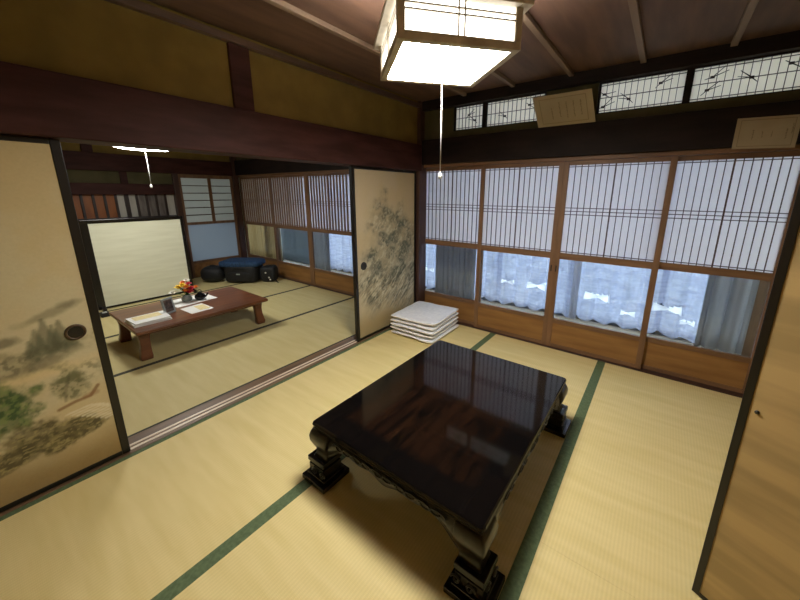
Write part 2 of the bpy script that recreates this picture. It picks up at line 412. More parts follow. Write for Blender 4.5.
# ------------------------------------------------------------ shoji panels
def shoji(x0, x1, yc, label, group, kum, sw=.042, bars=13, pull=None, bw=.0052, lw=None, rw=None, bd=.010):
    lw = lw or sw; rw = rw or sw
    y0, y1 = yc-.015, yc+.015
    t = thing('shoji_panel', label, 'shoji panel', ((x0+x1)/2, yc, 0), group)
    for a, b in ((x0, x0+lw), (x1-rw, x1)): box(a, y0, .002, b, y1, 1.74).build('stile', M['shoji_wood'], t, bev=.002)
    a, b = x0+lw, x1-rw
    for nm, z0, z1 in (('top_rail', 1.706, 1.74), ('middle_rail', .878, .935), ('lower_rail', .25, .292), ('bottom_rail', .002, .035)):
        box(a, y0+.002, z0, b, y1-.002, z1).build(nm, M['shoji_rail'], t, bev=.002)
    box(a, yc-.004, .035, b, yc+.004, .25).build('base_board', M['base_board'], t)
    box(a, yc+.002, .292, b, yc+.005, .878).build('glass_pane', M['glass'], t)
    box(a, yc+.002, .935, b, yc+.0035, 1.706).build('paper', M['shoji_paper'], t)
    lt = MB()
    for q in range(1, bars+1):
        x = a+(b-a)*q/(bars+1); h = bw*1.9/2 if q == (bars+1)//2 else bw/2
        lt.box(x-h, yc+.001-bd, .935, x+h, yc+.001, 1.706)
    for z in (1.692, 1.343, 1.314, 1.285, .949): lt.box(a, yc-.007, z-.0028, b, yc+.001, z+.0028)
    lt.build('lattice', kum, t)
    if pull is not None:
        box(pull-.006, y0-.002, .755, pull+.006, y0+.004, .815).build('finger_pull', M['pull'], t, bev=.003)
    return t
G = 'shoji panels of the front room window wall'
mc, W = 1.531, .788
shoji(-.04, .79, .05, 'shoji panel next to the corner post, grey drape behind its glass', G, M['kumiko'], lw=.07)
shoji(mc-W, mc, .015, 'second shoji panel from the corner post, lace filling its glass', G, M['kumiko'], pull=mc-.021)
shoji(mc, mc+W, .015, 'third shoji panel from the corner post, narrow grey drape fold at left of its glass', G, M['kumiko'], pull=mc+.021)
shoji(2.274, 3.026, .05, 'shoji panel nearest the tan wooden panel, wide grey drape at right of its glass', G, M['kumiko'], rw=.07)
G = 'shoji panels of the back room window wall'
c2, W2 = -2.135, 1.0
shoji(-4.195, -3.09, .05, 'shoji panel in the far corner of the back room above the black bags', G, M['kumiko_back'], .05, bw=.012, bd=.026)
shoji(c2-W2, c2, .015, 'back room shoji panel second from the far corner, dim blue-grey glass below', G, M['kumiko_back'], .05, bw=.012, bd=.026)
shoji(c2, c2+W2, .015, 'back room shoji panel beside the painted door, bright lace in its glass', G, M['kumiko_back'], .05, bw=.012, bd=.026)
shoji(-1.18, -.08, .05, 'back room shoji panel hidden behind the painted door near the corner post', G, M['kumiko_back'], .05, bw=.012, bd=.026)

# ------------------------------------------------------------ curtains in the corridor
def curtain(x0, x1, y, z0, z1, amp, wl, ph=0, scal=0, nv=90, holes=()):
    n = max(8, int((x1-x0)/wl*14))
    def fn(u, v):
        x = x0+(x1-x0)*u
        a = 2*PI*x/wl+ph
        w = math.sin(a)+.35*math.sin(2.3*a+1)+.2*math.sin(.41*a+2)
        zb = z0+scal*(math.sin(a*1.0)*.6+.4*math.sin(a*.5+.6))
        z = zb+(z1-zb)*v
        return (x+.25*amp*math.cos(a), y+amp*w*(1-.3*v), z)
    mb = MB().grid(fn, n, nv if holes else 12)
    def inside(p):
        for x, z, s in holes:
            dx = abs(p[0]-x)/s
            if dx < .105 and abs(p[2]-z)/s < .008+.034*dx/.11: return True
        return False
    keep = [k for k, f in enumerate(mb.f) if not inside([sum(mb.v[i][c] for i in f)/4 for c in range(3)])]
    mb.f = [mb.f[k] for k in keep]; mb.sm = [mb.sm[k] for k in keep]
    return mb
def bows(mb, xs, y):
    for x, z, s in xs:
        for sg in (-1, 1):
            h0, h1 = (.015, .045) if sg < 0 else (.006, .05)
            mb.add([(x, y, z-h0*s), (x+sg*.115*s, y, z-h1*s), (x+sg*.105*s, y, z+h1*s*.9), (x, y, z+h0*s)], [(0, 1, 2, 3)])
def drape(name, lab, cat, x0, x1, y, z0, z1, amp, wl, m, ph=0, scal=0, group=None, motifs=None):
    o = curtain(x0, x1, y, z0, z1, amp, wl, ph, scal, holes=motifs or ()).build(name, m, solid=.0015, loc=((x0+x1)/2, y, z0))
    tag(o, lab, cat, group)
    if motifs:
        for q in motifs:
            b = MB(); bows(b, [q], y-amp*1.0); b.build('bow_motif', M['motif'], o, solid=.001)
    return o
GL = 'lace curtains in the corridor'
drape('lace_curtain', 'white lace curtain behind the first and second shoji panels from the corner post', 'curtain', -.62, 1.57, .88,   .05, 2.2, .03, .2, M['lace'], 0, .018, GL,
      [(-.45, .35, .8), (.2, .35, 1), (.78, .355, .7), (1.15, .355, 1)])
drape('lace_curtain', 'white lace curtain behind the third and fourth shoji panels from the corner post', 'curtain', 1.6, 2.75, .88,   .05, 2.2, .03, .2, M['lace'], 1, .018, GL,
      [(1.82, .345, 1.15), (2.45, .34, 1.1), (2.13, .215, .6), (2.63, .225, .5)])
drape('lace_curtain', 'bright lace curtain seen through the back room glass beside the painted door', 'curtain', -2.75, -.66, .88, .05, 2.2, .03, .2, M['lace'], 2, .018, GL)
GD = 'drapes in the corridor'
drape('drape', 'grey drape gathered behind the glass next to the corner post', 'curtain', -.27, .345, .79, .02, 2.22, .02, .085, M['grey_curtain'], 0, 0, GD)
drape('drape', 'grey drape gathered behind the glass at the right end of the window wall', 'curtain', 2.70, 3.05, .79, .035, 2.22, .035, .13, M['grey_curtain'], .5, 0, GD)
drape('drape', 'narrow grey fold of drape behind the third panel beside the middle stiles', 'curtain', 1.56, 1.64, .80, .05, 2.22, .012, .06, M['fold_curtain'], .5, 0, GD)
drape('drape', 'grey drape behind the back room glass left of the bright lace', 'curtain', -3.2, -2.62, .79, .02, 2.22, .02, .1, M['grey_curtain'], .5, 0, GD)
drape('drape', 'tan drape behind the glass in the far corner above the bags', 'curtain', -5.9, -4.5, .79, .02, 2.22, .02, .12, M['tan_curtain'], .5, 0, GD)
drape('drape', 'brown drape edge behind the glass left of the dim blue-grey pane', 'curtain', -4.65, -4.05, .70, .02, 2.22, .02, .1, M['tan_curtain'], .9, 0, GD)
drape('drape', 'dim blue-grey drape behind the back room glass of the second panel', 'curtain', -4.3, -3.15, .86, .05, 2.2, .006, .3, M['dim_curtain'], 1.4, 0, GD)

# ------------------------------------------------------------ painted sliding doors
rng = np.random.default_rng(3)
def vnoise(u, v, seed=0):
    r = np.random.default_rng(seed); T = r.random((64, 64))
    i = np.floor(u).astype(int); j = np.floor(v).astype(int); fu = u-i; fv = v-j
    fu = fu*fu*(3-2*fu); fv = fv*fv*(3-2*fv)
    g = lambda a, b: T[a % 64, b % 64]
    return (g(i, j)*(1-fu)+g(i+1, j)*fu)*(1-fv)+(g(i, j+1)*(1-fu)+g(i+1, j+1)*fu)*fv
def fbm(u, v, s, seed=0, o=4):
    a = 0; w = .5; t = 0
    for q in range(o): a = a+w*vnoise(u*s, v*s, seed+q); t += w; s *= 2.1; w *= .55
    return a/t
def sstep(a, b, x): t = np.clip((x-a)/(b-a), 0, 1); return t*t*(3-2*t)
def C3(h): return np.array(lin(h)[:3])
class Paint:
    def __init__(s, Y, Z, base): s.Y, s.Z = Y, Z; s.c = np.tile(C3(base), (len(Y), 1))
    def lay(s, a, h): a = np.clip(a, 0, 1)[:, None]; s.c = s.c*(1-a)+C3(h)*a
    def blob(s, cy, cz, ry, rz, rot=0, soft=.45, seed=0, ns=14, rough=.6):
        dy, dz = s.Y-cy, s.Z-cz; c, n = math.cos(rot), math.sin(rot)
        d = np.sqrt(((dy*c+dz*n)/ry)**2+((-dy*n+dz*c)/rz)**2)
        d = d+rough*(fbm(s.Y, s.Z, ns, seed)-.5)*2
        return 1-sstep(1-soft, 1+soft*.4, d)
    def speck(s, sc, seed, lo=.45, hi=.6, ay=1, az=1): return sstep(lo, hi, fbm(s.Y*ay, s.Z*az, sc, seed, 3))
    def stroke(s, pts, w, soft=.5):
        d = np.full(len(s.Y), 9.)
        for (a, b), (c, e) in zip(pts[:-1], pts[1:]):
            vy, vz = c-a, e-b; t = np.clip(((s.Y-a)*vy+(s.Z-b)*vz)/(vy*vy+vz*vz+1e-9), 0, 1)
            d = np.minimum(d, np.hypot(s.Y-a-t*vy, s.Z-b-t*vz))
        return 1-sstep(w*(1-soft), w*(1+soft), d)
def painted_panel(y0, y1, z0, z1, x, fn, base, res=.0055):
    nu = int((y1-y0)/res); nv = int((z1-z0)/res)
    mb = MB().grid(lambda u, v: (x, y0+(y1-y0)*u, z0+(z1-z0)*v), nu, nv, False)
    A = np.array(mb.v); P = Paint(A[:, 1], A[:, 2], base); fn(P)
    return mb, P.c
def put_paint(o, cols):
    ca = o.data.color_attributes.new('ink', 'FLOAT_COLOR', 'POINT')
    ca.data.foreach_set('color', np.hstack([cols, np.ones((len(cols), 1))]).astype(np.float32).ravel())

def paint_left(P):
    Y, Z = P.Y, P.Z
    P.lay(.35*sstep(.35, .7, fbm(Y, Z, 3, 40)), '#c2a468')
    P.lay(.9*(1-sstep(.06, .33, Z+.10*(fbm(Y, Z, 5, 41)-.5)))*.8, '#7d5f24')
    P.lay(.5*P.blob(-3.2, .62, .35, .04, 0, .8, 42), '#d8c08a')
    # far hills
    P.lay(.62*P.blob(-3.06, .905, .15, .022, .3, .7, 1, 20), '#7f775c')
    P.lay(.5*P.blob(-3.0, .935, .06, .02, .2, .7, 2, 20), '#6f6850')
    P.lay(.7*P.blob(-3.24, .805, .06, .03, 0, .5, 3, 20), '#5f5a44')
    # conifers and misty woods
    a = P.blob(-3.08, .72, .15, .055, .2, .9, 4, 25); P.lay(.35*a, '#7b7657'); P.lay(.6*a*P.speck(42, 91, .4, .6), '#55543e')
    for q, (y, z, h) in enumerate(((-3.13, .75, .09), (-3.10, .755, .13), (-3.075, .75, .10), (-3.05, .745, .12), (-3.155, .735, .06), (-3.02, .74, .07))):
        w = (z+h-Z)*.28+.006*(fbm(Y, Z, 70, q)-.5)*2
        P.lay(.62*sstep(.012, -.004, np.abs(Y-y)-w)*sstep(z-.07, z-.01, Z)*(Z < z+h), '#55563f')
    a = P.blob(-3.24, .69, .13, .055, -.1, .8, 5, 22); P.lay(.35*a, '#7b7657'); P.lay(.65*a*P.speck(42, 92, .38, .58), '#504f3a')
    P.lay(.6*P.blob(-3.14, .665, .14, .03, .2, .7, 6, 20), '#6a634a')
    # mid willows
    a = P.blob(-3.07, .535, .075, .085, .2, .6, 7, 22)
    P.lay(.8*a*P.speck(45, 8, .38, .55), '#4f5436'); P.lay(.45*a, '#6c6a45')
    a = P.blob(-3.0, .56, .07, .05, .5, .7, 9, 22); P.lay(.6*a*P.speck(45, 10, .35, .6), '#6d6848')
    P.lay(.4*P.stroke([(-3.09, .44), (-3.08, .5), (-3.06, .56)], .006), '#4a4431')
    # green tree
    a = P.blob(-3.29, .5, .135, .13, 0, .4, 11, 18)
    P.lay(.9*a, '#6d7449'); P.lay(.85*a*P.speck(40, 12, .42, .6), '#38522e'); P.lay(.5*a*P.speck(50, 13, .52, .62), '#7f8f52')
    # bridge and red roof
    P.lay(.8*P.stroke([(-3.12, .405), (-3.06, .42), (-3.0, .425), (-2.965, .47)], .008), '#83603c')
    P.lay(.4*P.stroke([(-3.02, .43), (-2.975, .435)], .012), '#8a5a38')
    # rocks
    for q, (y, z, ry, rz) in enumerate(((-3.22, .31, .1, .09), (-3.3, .25, .12, .06), (-3.08, .29, .1, .06), (-3.04, .25, .1, .035), (-3.14, .235, .1, .05))):
        a = P.blob(y, z, ry, rz, .25, .4, 20+q, 20)
        P.lay(.85*a, '#6e6440'); P.lay(.6*a*P.speck(38, 30+q, .42, .62, 1, 1.5), '#3f3a24'); P.lay(.6*a*P.speck(60, 35+q, .56, .64, .7, 2), '#a89a68')
    # water
    for q in range(9):
        y = -3.05+.017*q; z = .345-.012*q
        P.lay(.75*P.stroke([(y-.05, z+.02), (y+.04, z+.03), (y+.09, z+.012)], .0045), '#d9cfae')

def paint_right(P):
    Y, Z = P.Y, P.Z
    P.lay(.3*sstep(.35, .7, fbm(Y, Z, 3, 60)), '#b89f6e')
    P.lay(.6*(1-sstep(.1, .35, Z)), '#8a7748')
    top = 1.37-.62*np.maximum(0, Y+.62)-.75*np.maximum(0, -.62-Y)
    n1 = fbm(Y, Z, 6, 61)-.5
    env = 1-sstep(-.10, .14, Z-top-.5*n1)
    env *= sstep(-1.06, -.80, Y+.5*(fbm(Y, Z, 4, 63)-.5)+.12*(1-Z))
    env *= sstep(.18, .4, Z+.3*(fbm(Y, Z, 6, 64)-.5)+.1*(Y+.6))
    P.lay(.45*env, '#8a8772')
    # ridges of ink: rounded crags above, slanting rocks and water below
    U = Y*.77+Z*.64; V = -Y*.64+Z*.77
    up = sstep(.55, .85, Z+.2*(Y+.6))
    na = fbm(Y, Z, 8, 62, 5); nb = fbm(U, V*2.2, 7, 68, 5)
    rd = sstep(.45, .60, na*up+nb*(1-up)); P.lay(.6*env*rd, '#62655a')
    nc = fbm(Y, Z, 30, 65, 4); nd = fbm(U*1.2, V*2.8, 17, 69, 4)
    rd2 = sstep(.46, .60, nc*up+nd*(1-up)); P.lay(.6*env*rd2*(.25+.75*rd), '#454b42')
    P.lay(.5*env*sstep(.54, .66, fbm(U, V*2., 20, 67, 3)), '#cbc1a4')
    for q, (y, z, r) in enumerate(((-.64, 1.27, .10), (-.52, 1.21, .09), (-.36, 1.15, .11), (-.5, 1.0, .12), (-.22, 1.0, .11), (-.3, .82, .13), (-.56, .84, .11), (-.84, .86, .09), (-.72, .66, .12), (-.45, .62, .12), (-.2, .6, .1))):
        a = P.blob(y, z, r, r*.7, .3, .8, 70+q, 18, .7)
        P.lay(.38*a, '#75786a'); P.lay(.62*a*P.speck(52, 80+q, .42, .6), '#464c40')
    low = env*sstep(.85, .5, Z)
    P.lay(.5*low*sstep(.55, .64, fbm(U*.8, V*4.5, 14, 90, 3)), '#d6cdb2')
    P.lay(.5*low*sstep(.55, .64, fbm(U*.8, V*4.5, 16, 94, 3)), '#4b4b3c')

def fusuma(y0, y1, label, paint, base, pull_y, pull_z, rim):
    xf = .0; x0 = -.032; fw = .036
    t = thing('sliding_door', label, 'sliding door', ((x0+xf)/2, (y0+y1)/2, .008))
    for a in (y0, y1-fw): box(x0, a, .009, xf+.004, a+fw, 1.703).build('stile', M['black_frame'], t, bev=.003)
    for a, b in ((.009, .034), (1.678, 1.703)): box(x0, y0+fw, a, xf+.003, y1-fw, b).build('rail', M['black_frame'], t, bev=.003)
    box(x0+.003, y0+fw, .034, xf-.004, y1-fw, 1.678).build('core', M['cert'], t)
    mb, cols = painted_panel(y0+fw, y1-fw, .034, 1.678, xf, paint, base)
    o = mb.build('painted_paper', M['fusuma'], t); put_paint(o, cols)
    rimm = MB(); n = 28; pts = [(xf+.002, pull_y+.035*math.cos(2*PI*i/n), pull_z+.035*math.sin(2*PI*i/n)) for i in range(n+1)]
    rimm.tube(pts, .006, 6, False)
    d = MB(); d.add([(xf+.002, pull_y+.033*math.cos(2*PI*i/n), pull_z+.033*math.sin(2*PI*i/n)) for i in range(n)]+[(xf+.0005, pull_y+.033*math.cos(2*PI*i/n), pull_z+.033*math.sin(2*PI*i/n)) for i in range(n)],
          [tuple(range(n)), tuple(range(2*n-1, n-1, -1))]+[(i, (i+1) % n, n+(i+1) % n, n+i) for i in range(n)])
    p = d.build('finger_pull', M['pull'], t); rimm.build('pull_rim', rim, p)
    return t
fusuma(-3.95, -2.897, 'black framed sliding door with green tree and rocks painted on tan paper, at left edge', paint_left, '#c4b893', -2.998, .783, M['pull_rim'])
fusuma(-1.078, -.094, 'black framed sliding door with grey ink mountains, behind the stacked cushions', paint_right, '#b9aa8c', -.962, .770, M['pull'])

# ------------------------------------------------------------ tan wooden panel at right
d = Vector((math.cos(math.radians(-25)), math.sin(math.radians(-25)), 0)); nrm = Vector((d.y, -d.x, 0))  # nrm towards camera
p0 = Vector((2.578, -1.844, .0016)); Lp = .52
t = thing('wooden_panel', 'plain tan wooden door panel with black edge standing at the right edge', 'door panel', p0+d*.26)
if nrm.y > 0: nrm = -nrm
def slab(a, b, z0, z1, n0, n1):
    o = p0+d*a+nrm*n0+Vector((0, 0, z0)); return MB().obox(o, d*(b-a), Vector((0, 0, z1-z0)), nrm*(n1-n0))
HP = 1.72
slab(0, .022, 0, HP, -.03, 0).build('edge_stile', M['black_frame'], t, bev=.002)
slab(Lp-.022, Lp, 0, HP, -.03, 0).build('edge_stile', M['black_frame'], t, bev=.002)
slab(.022, Lp-.022, 0, .016, -.03, 0).build('rail', M['black_frame'], t)
slab(.022, Lp-.022, HP-.02, HP, -.03, 0).build('rail', M['black_frame'], t)
slab(.022, Lp-.022, .016, HP-.02, -.026, -.003).build('board', M['tan_panel'], t)

nq = p0+d*.04+Vector((0, 0, .799))+nrm*(-.0035); MB().tube([nq, nq+nrm*.005], .006, 10).build('nail', M['pull'], t)

# ------------------------------------------------------------ lacquered low table
tx0, tx1, ty0, ty1, tz = 1.0, 1.95, -2.37, -1.145, .34
tcx, tcy = (tx0+tx1)/2, (ty0+ty1)/2
t = thing('low_table', 'large black lacquered low table with carved legs under the pendant lamp', 'table', (tcx, tcy, .0016))
def rrect(x0, x1, y0, y1, r, z, n=5):
    pts = []
    for cx, cy, a0 in ((x1-r, y1-r, 0), (x0+r, y1-r, 90), (x0+r, y0+r, 180), (x1-r, y0+r, 270)):
        for i in range(n+1):
            a = math.radians(a0+90*i/n); pts.append((cx+r*math.cos(a), cy+r*math.sin(a), z))
    return pts
def ins(e, z, r=.02): return rrect(tx0+e, tx1-e, ty0+e, ty1-e, r, z)
MB().loft([ins(.022, .300), ins(.008, .304), ins(.003, .311), ins(.006, .317), ins(.002, .321), ins(0, .328), ins(.003, .336), ins(.009, .34)], False).build('tabletop', M['table_top'], t)
def apron(a, b, out, label=None):
    """a, b end points; out = outward direction; bulged profile with an arched lower edge and raised scrolls"""
    a, b, out = Vector(a), Vector(b), Vector(out); nu, nv = 40, 7
    def low(u):
        e = min(u, 1-u)
        return .245-.09*math.exp(-(e/.085)**2)-.016*math.exp(-((u-.5)/.10)**2)+.006*math.cos(u*PI*10)
    front = []
    def fn(u, v):
        z = low(u)+(.302-low(u))*v
        off = .022*math.sin(PI*min(1, .15+v*.85))-.004
        return a+(b-a)*u+out*off+Vector((0, 0, z))
    mb = MB().grid(fn, nu, nv)
    o = mb.build('apron', M['lacquer_carved'], t)
    md = o.modifiers.new('thick', 'SOLIDIFY'); md.thickness = .018; md.offset = 1 if False else -1
    sc = MB()
    for c in (.18, .34, .5, .66, .82):
        for sg in (-1, 1):
            pts = []
            for i in range(15):
                q = i/14; r = .008+.020*(1-q); th = q*3.4*PI*.6
                pts.append(a+(b-a)*c+(b-a).normalized()*sg*(.03+r*math.cos(th)*1.5)+out*.019+Vector((0, 0, .272+r*math.sin(th)*.7)))
            sc.tube(pts, .0035, 5)
    sc.tube([a+(b-a)*u+out*(.006)+Vector((0, 0, low(u)+.004)) for u in [i/40 for i in range(41)]], .005, 6)
    sc.build('carved_scroll', M['lacquer_carved'], o)
    return o
e = .026
apron((tx0+e+.06, ty0+e, 0), (tx1-e-.06, ty0+e, 0), (0, -1, 0)); apron((tx1-e-.06, ty1-e, 0), (tx0+e+.06, ty1-e, 0), (0, 1, 0))
apron((tx0+e, ty1-e-.06, 0), (tx0+e, ty0+e+.06, 0), (-1, 0, 0)); apron((tx1-e, ty0+e+.06, 0), (tx1-e, ty1-e-.06, 0), (1, 0, 0))
for sx in (-1, 1):
    for sy in (-1, 1):
        cx = tx0+.06 if sx < 0 else tx1-.06; cy = ty0+.06 if sy < 0 else ty1-.06
        secs = []
        #      z, half, outward shift
        for z, h, s in ((.302, .056, .0), (.285, .062, .003), (.262, .066, .006), (.235, .063, .007), (.205, .054, .004), (.18, .046, .002), (.155, .043, .006), (.135, .048, .012)):
            secs.append(rrect(cx+sx*s-h, cx+sx*s+h, cy+sy*s-h, cy+sy*s+h, h*.16, z, 3))
        l = MB().loft(secs, True).build('leg', M['lacquer_carved'], t)
        f = MB()
        fx, fy = cx+sx*.02, cy+sy*.016
        for z0, z1, h in ((.112, .14, .062), (.098, .112, .050), (.045, .098, .058), (.03, .045, .068), (.0016, .03, .088)):
            f.box(fx-h, fy-h, z0, fx+h, fy+h, z1)
        fo = f.build('foot', M['black'], l, bev=.004)
        sc = MB()
        for ax in ((sx, 0), (0, sy)):
            u = Vector((ax[0], ax[1], 0)); w = Vector((-ax[1], ax[0], 0))
            for sg in (-1, 1):
                pts = []
                for i in range(13):
                    q = i/12; r = .02*(1-q*.75); th = q*2.2*PI
                    pts.append(Vector((cx, cy, .07))+u*(.081)+w*sg*(.03+r*math.cos(th))+Vector((0, 0, r*math.sin(th))))
                MB().tube(pts, .004, 5).build('scroll_carving', M['lacquer_carved'], l)

# ------------------------------------------------------------ cushions
def cushion(cx, cy, z0, sx, sy, h, rot, seed, label):
    r = random.Random(seed); t = thing('floor_cushion', label, 'cushion', (cx, cy, z0), 'stacked floor cushions')
    ph = [r.uniform(0, 6) for _ in range(4)]; c, s = math.cos(rot), math.sin(rot)
    def pos(x, y, z): return (cx+x*c-y*s, cy+x*s+y*c, z0+z)
    def side(sg):
        def fn(u, v):
            x, y = (u-.5)*sx, (v-.5)*sy
            kk = 1-.055*(abs(2*u-1)*abs(2*v-1))**5; x *= kk; y *= kk
            ex = max(abs(u-.5), abs(v-.5))*2; q = ((2*abs(u-.5))**6+(2*abs(v-.5))**6)**(1/6.)
            k = 1-.02*(math.sin(PI*u)*(abs(v-.5)*2)**3+math.sin(PI*v)*(abs(u-.5)*2)**3)*1.2
            th = max(0, 1-ex**4)**.5
            w = .004*math.sin(x*12+ph[0])*math.sin(y*9+ph[3])+.0025*math.sin(y*13+ph[1])+.0012*math.sin((x+y)*30+ph[2])
            return pos(x*k, y*k, h*.5+sg*(h*.5*(.25+.75*th)-.0015)+w*(1 if th > .1 else 1))
        return fn
    mb = MB(); n = 20
    mb.grid(side(1), n, n); mb.grid(side(-1), n, n)
    # close the rim
    def idx(g, i, j): return g*(n+1)**2+j*(n+1)+i
    rim = [(i, 0) for i in range(n)]+[(n, j) for j in range(n)]+[(n-i, n) for i in range(n)]+[(0, n-j) for j in range(n)]
    for a, b in zip(rim, rim[1:]+rim[:1]):
        mb.f.append((idx(0, *a), idx(0, *b), idx(1, *b), idx(1, *a))); mb.sm.append(True)
    mb.build('cover', M['cushion'], t)
    pts = []
    for i, j in rim+rim[:1]:
        p = side(1)(i/n, j/n); q = side(-1)(i/n, j/n); pts.append(((p[0]+q[0])/2, (p[1]+q[1])/2, (p[2]+q[2])/2))
    MB().tube(pts, .0065, 6, False).build('piping', M['cushion_side'], t)
cl = ('bottom white floor cushion of the stack, lying on the tatami', 'second white floor cushion from the bottom of the stack', 'middle white floor cushion of the stack of five',
      'second white floor cushion from the top of the stack', 'topmost white floor cushion on the stack beside the painted door')
offs = ((.008, .0, .02), (-.003, .004, .04), (.004, -.002, .055), (-.003, .008, .05), (.0, .008, .075))
for i in range(5):
    ox, oy, ro = offs[i]; cushion(.355+ox, -.40+oy, .0016+.0445*i, .54, .605, .0445, ro, i, cl[i])

# ------------------------------------------------------------ pendant lamp
lx, ly, lz = 1.422, -1.862, 2.0
t = thing('pendant_lamp', 'square white paper and wood pendant lamp hanging over the black table', 'lamp', (lx, ly, lz))
u = Vector((.655, .756, 0)).normalized(); v = Vector((-u.y, u.x, 0))
def LB(a0, a1, b0, b1, z0, z1, mb):
    o = Vector((lx, ly, lz))+u*a0+v*b0+Vector((0, 0, z0)); return mb.obox(o, u*(a1-a0), v*(b1-b0), Vector((0, 0, z1-z0)))
H = .240; hh = .142; tt = .028
fr = MB()
for a in (-H, H-tt):
    LB(a, a+tt, -H, H, 0, .03, fr); LB(-H+tt, H-tt, a, a+tt, 0, .03, fr)
    for b in (-H, H-tt): LB(a, a+tt, b, b+tt, .03, hh, fr)
fr.build('frame', M['lamp_wood'], t, bev=.002)
tp = MB(); E2 = .268
for a in (-E2, E2-.045):
    LB(a, a+.045, -E2, E2, hh, hh+.02, tp); LB(-E2+.045, E2-.045, a, a+.045, hh, hh+.02, tp)
tp.build('top_rim', M['lamp_wood'], t, bev=.003)
b = MB(); LB(-H+tt, H-tt, -H+tt, H-tt, .008, .014, b); b.build('bottom_panel', M['lamp_panel'], t)
for sgn_ in (-1, 1):
    for ax in (0, 1):
        b = MB(); q = sgn_*(H-.012)
        if ax == 0: LB(q-.002, q+.002, -H+tt, H-tt, .03, hh, b)
        else: LB(-H+tt, H-tt, q-.002, q+.002, .03, hh, b)
        sp = b.build('side_panel', M['lamp_side'], t)
        g = MB(); q2 = sgn_*(H-.006)
        def bar(s0, s1, z0, z1):
            if ax == 0: LB(q2-.004, q2+.004, s0, s1, z0, z1, g)
            else: LB(s0, s1, q2-.004, q2+.004, z0, z1, g)
        for z in (.098, .118): bar(-H+tt, H-tt, z-.0025, z+.0025)
        for s in (-.012, .012): bar(s-.0025, s+.0025, .03, hh)
        g.build('grille', M['lamp_wood'], sp)
b = MB(); b.lathe((lx, ly, lz+.12), [(.03, 0), (.035, .03), (.012, .05), (.006, .06), (.006, ZC-lz-.16), (.05, ZC-lz-.155), (.055, ZC-lz-.13), (.055, ZC-lz-.1205)], 16)
b.build('hanging_stem', M['white_plastic'], t)
b = MB().tube([(lx, ly, lz+.006), (lx+.002, ly, lz-.2), (lx, ly+.002, 1.560)], .0022, 6); b.build('pull_cord', M['cord'], t)
MB().lathe((lx, ly+.002, 1.530), [(.004, 0), (.009, .006), (.010, .016), (.006, .028), (.003, .033)], 12).build('pull_knob', M['white_plastic'], t)

# ------------------------------------------------------------ back room lamp
bx, by, bz = -2.2, -1.935, 1.91
t = thing('ceiling_lamp', 'slim white fluorescent lamp hanging in the back room', 'lamp', (bx, by, bz))
MB().lathe((bx, by, bz), [(.05, 0), (.24, .002), (.268, .012), (.275, .032), (.25, .046), (.05, .05)], 36).build('diffuser', M['tube'], t)
MB().lathe((bx, by, bz+.0505), [(.2, 0), (.2, .03), (.05, .06), (.03, .08), (.03, ZC-bz-.052)], 24).build('housing', M['white_plastic'], t)
MB().tube([(bx, by, bz), (bx+.003, by+.002, 1.75), (bx, by, 1.55)], .0035, 6).build('pull_cord', M['cord'], t)
MB().lathe((bx, by, 1.51), [(.005, 0), (.011, .01), (.011, .025), (.004, .042)], 12).build('pull_knob', M['white_plastic'], t)

# ------------------------------------------------------------ far wall of the back room
X0 = XL
struct(box(X0-.1, YS, 0, X0, -2.42, 1.78).build('wall_left', M['wall_plain']))
struct(box(X0-.09, YS, 2.0, X0+.0, .06, ZC).build('wall_left.002', M['plaster']))
trim(box(X0-.09, YS, 1.76, X0+.05, -.05, 2.0), M['beam'], .005)
trim(box(X0, -2.075, 2.0, X0+.04, -1.96, 2.33), M['beam'])
trim(box(X0, YS, 2.33, X0+.06, -.05, ZC), M['mould'])
trim(box(X0-.05, -1.06, 0, X0+.06, -.985, 1.76), M['post'])
trim(box(X0-.05, -2.42, 0, X0+.06, -2.30, 1.76), M['shoji_wood'])
trim(box(X0-.05, -.1, 0, X0+.055, -.0, ZC), M['post'])
struct(box(X0-.09, -2.3, 1.59, X0-.0, -1.06, 1.76).build('wall_left.003', M['plaster_dim']))
trim(box(X0-.06, -2.3, 1.43, X0+.03, -1.06, 1.59), M['beam'])
trim(box(X0-.02, -1.72, 1.59, X0+.02, -1.63, 1.76), M['beam'])
struct(box(X0-.1, -2.3, 0, X0, -1.06, 1.06).build('wall_left.004', M['wall_plain']))
# slatted window
f = MB().box(X0-.05, -2.3, 1.06, X0+.03, -1.06, 1.10)
w = struct(f.build('window_11', M['slat']))
ys = [-2.3+1.24*i/10 for i in range(11)]
for i in range(10):
    m = M['amber'] if i < 4 else M['pale_pane'] if i in (4, 5, 9) else M['greyboard']
    box(X0-.05, ys[i], 1.10, X0-.04, ys[i+1], 1.43).build('pane', m, w)
for i in range(1, 10):
    h = .026 if i == 5 else .014
    box(X0-.035, ys[i]-h, 1.10, X0-.01, ys[i]+h, 1.43).build('slat', M['slat'], w)
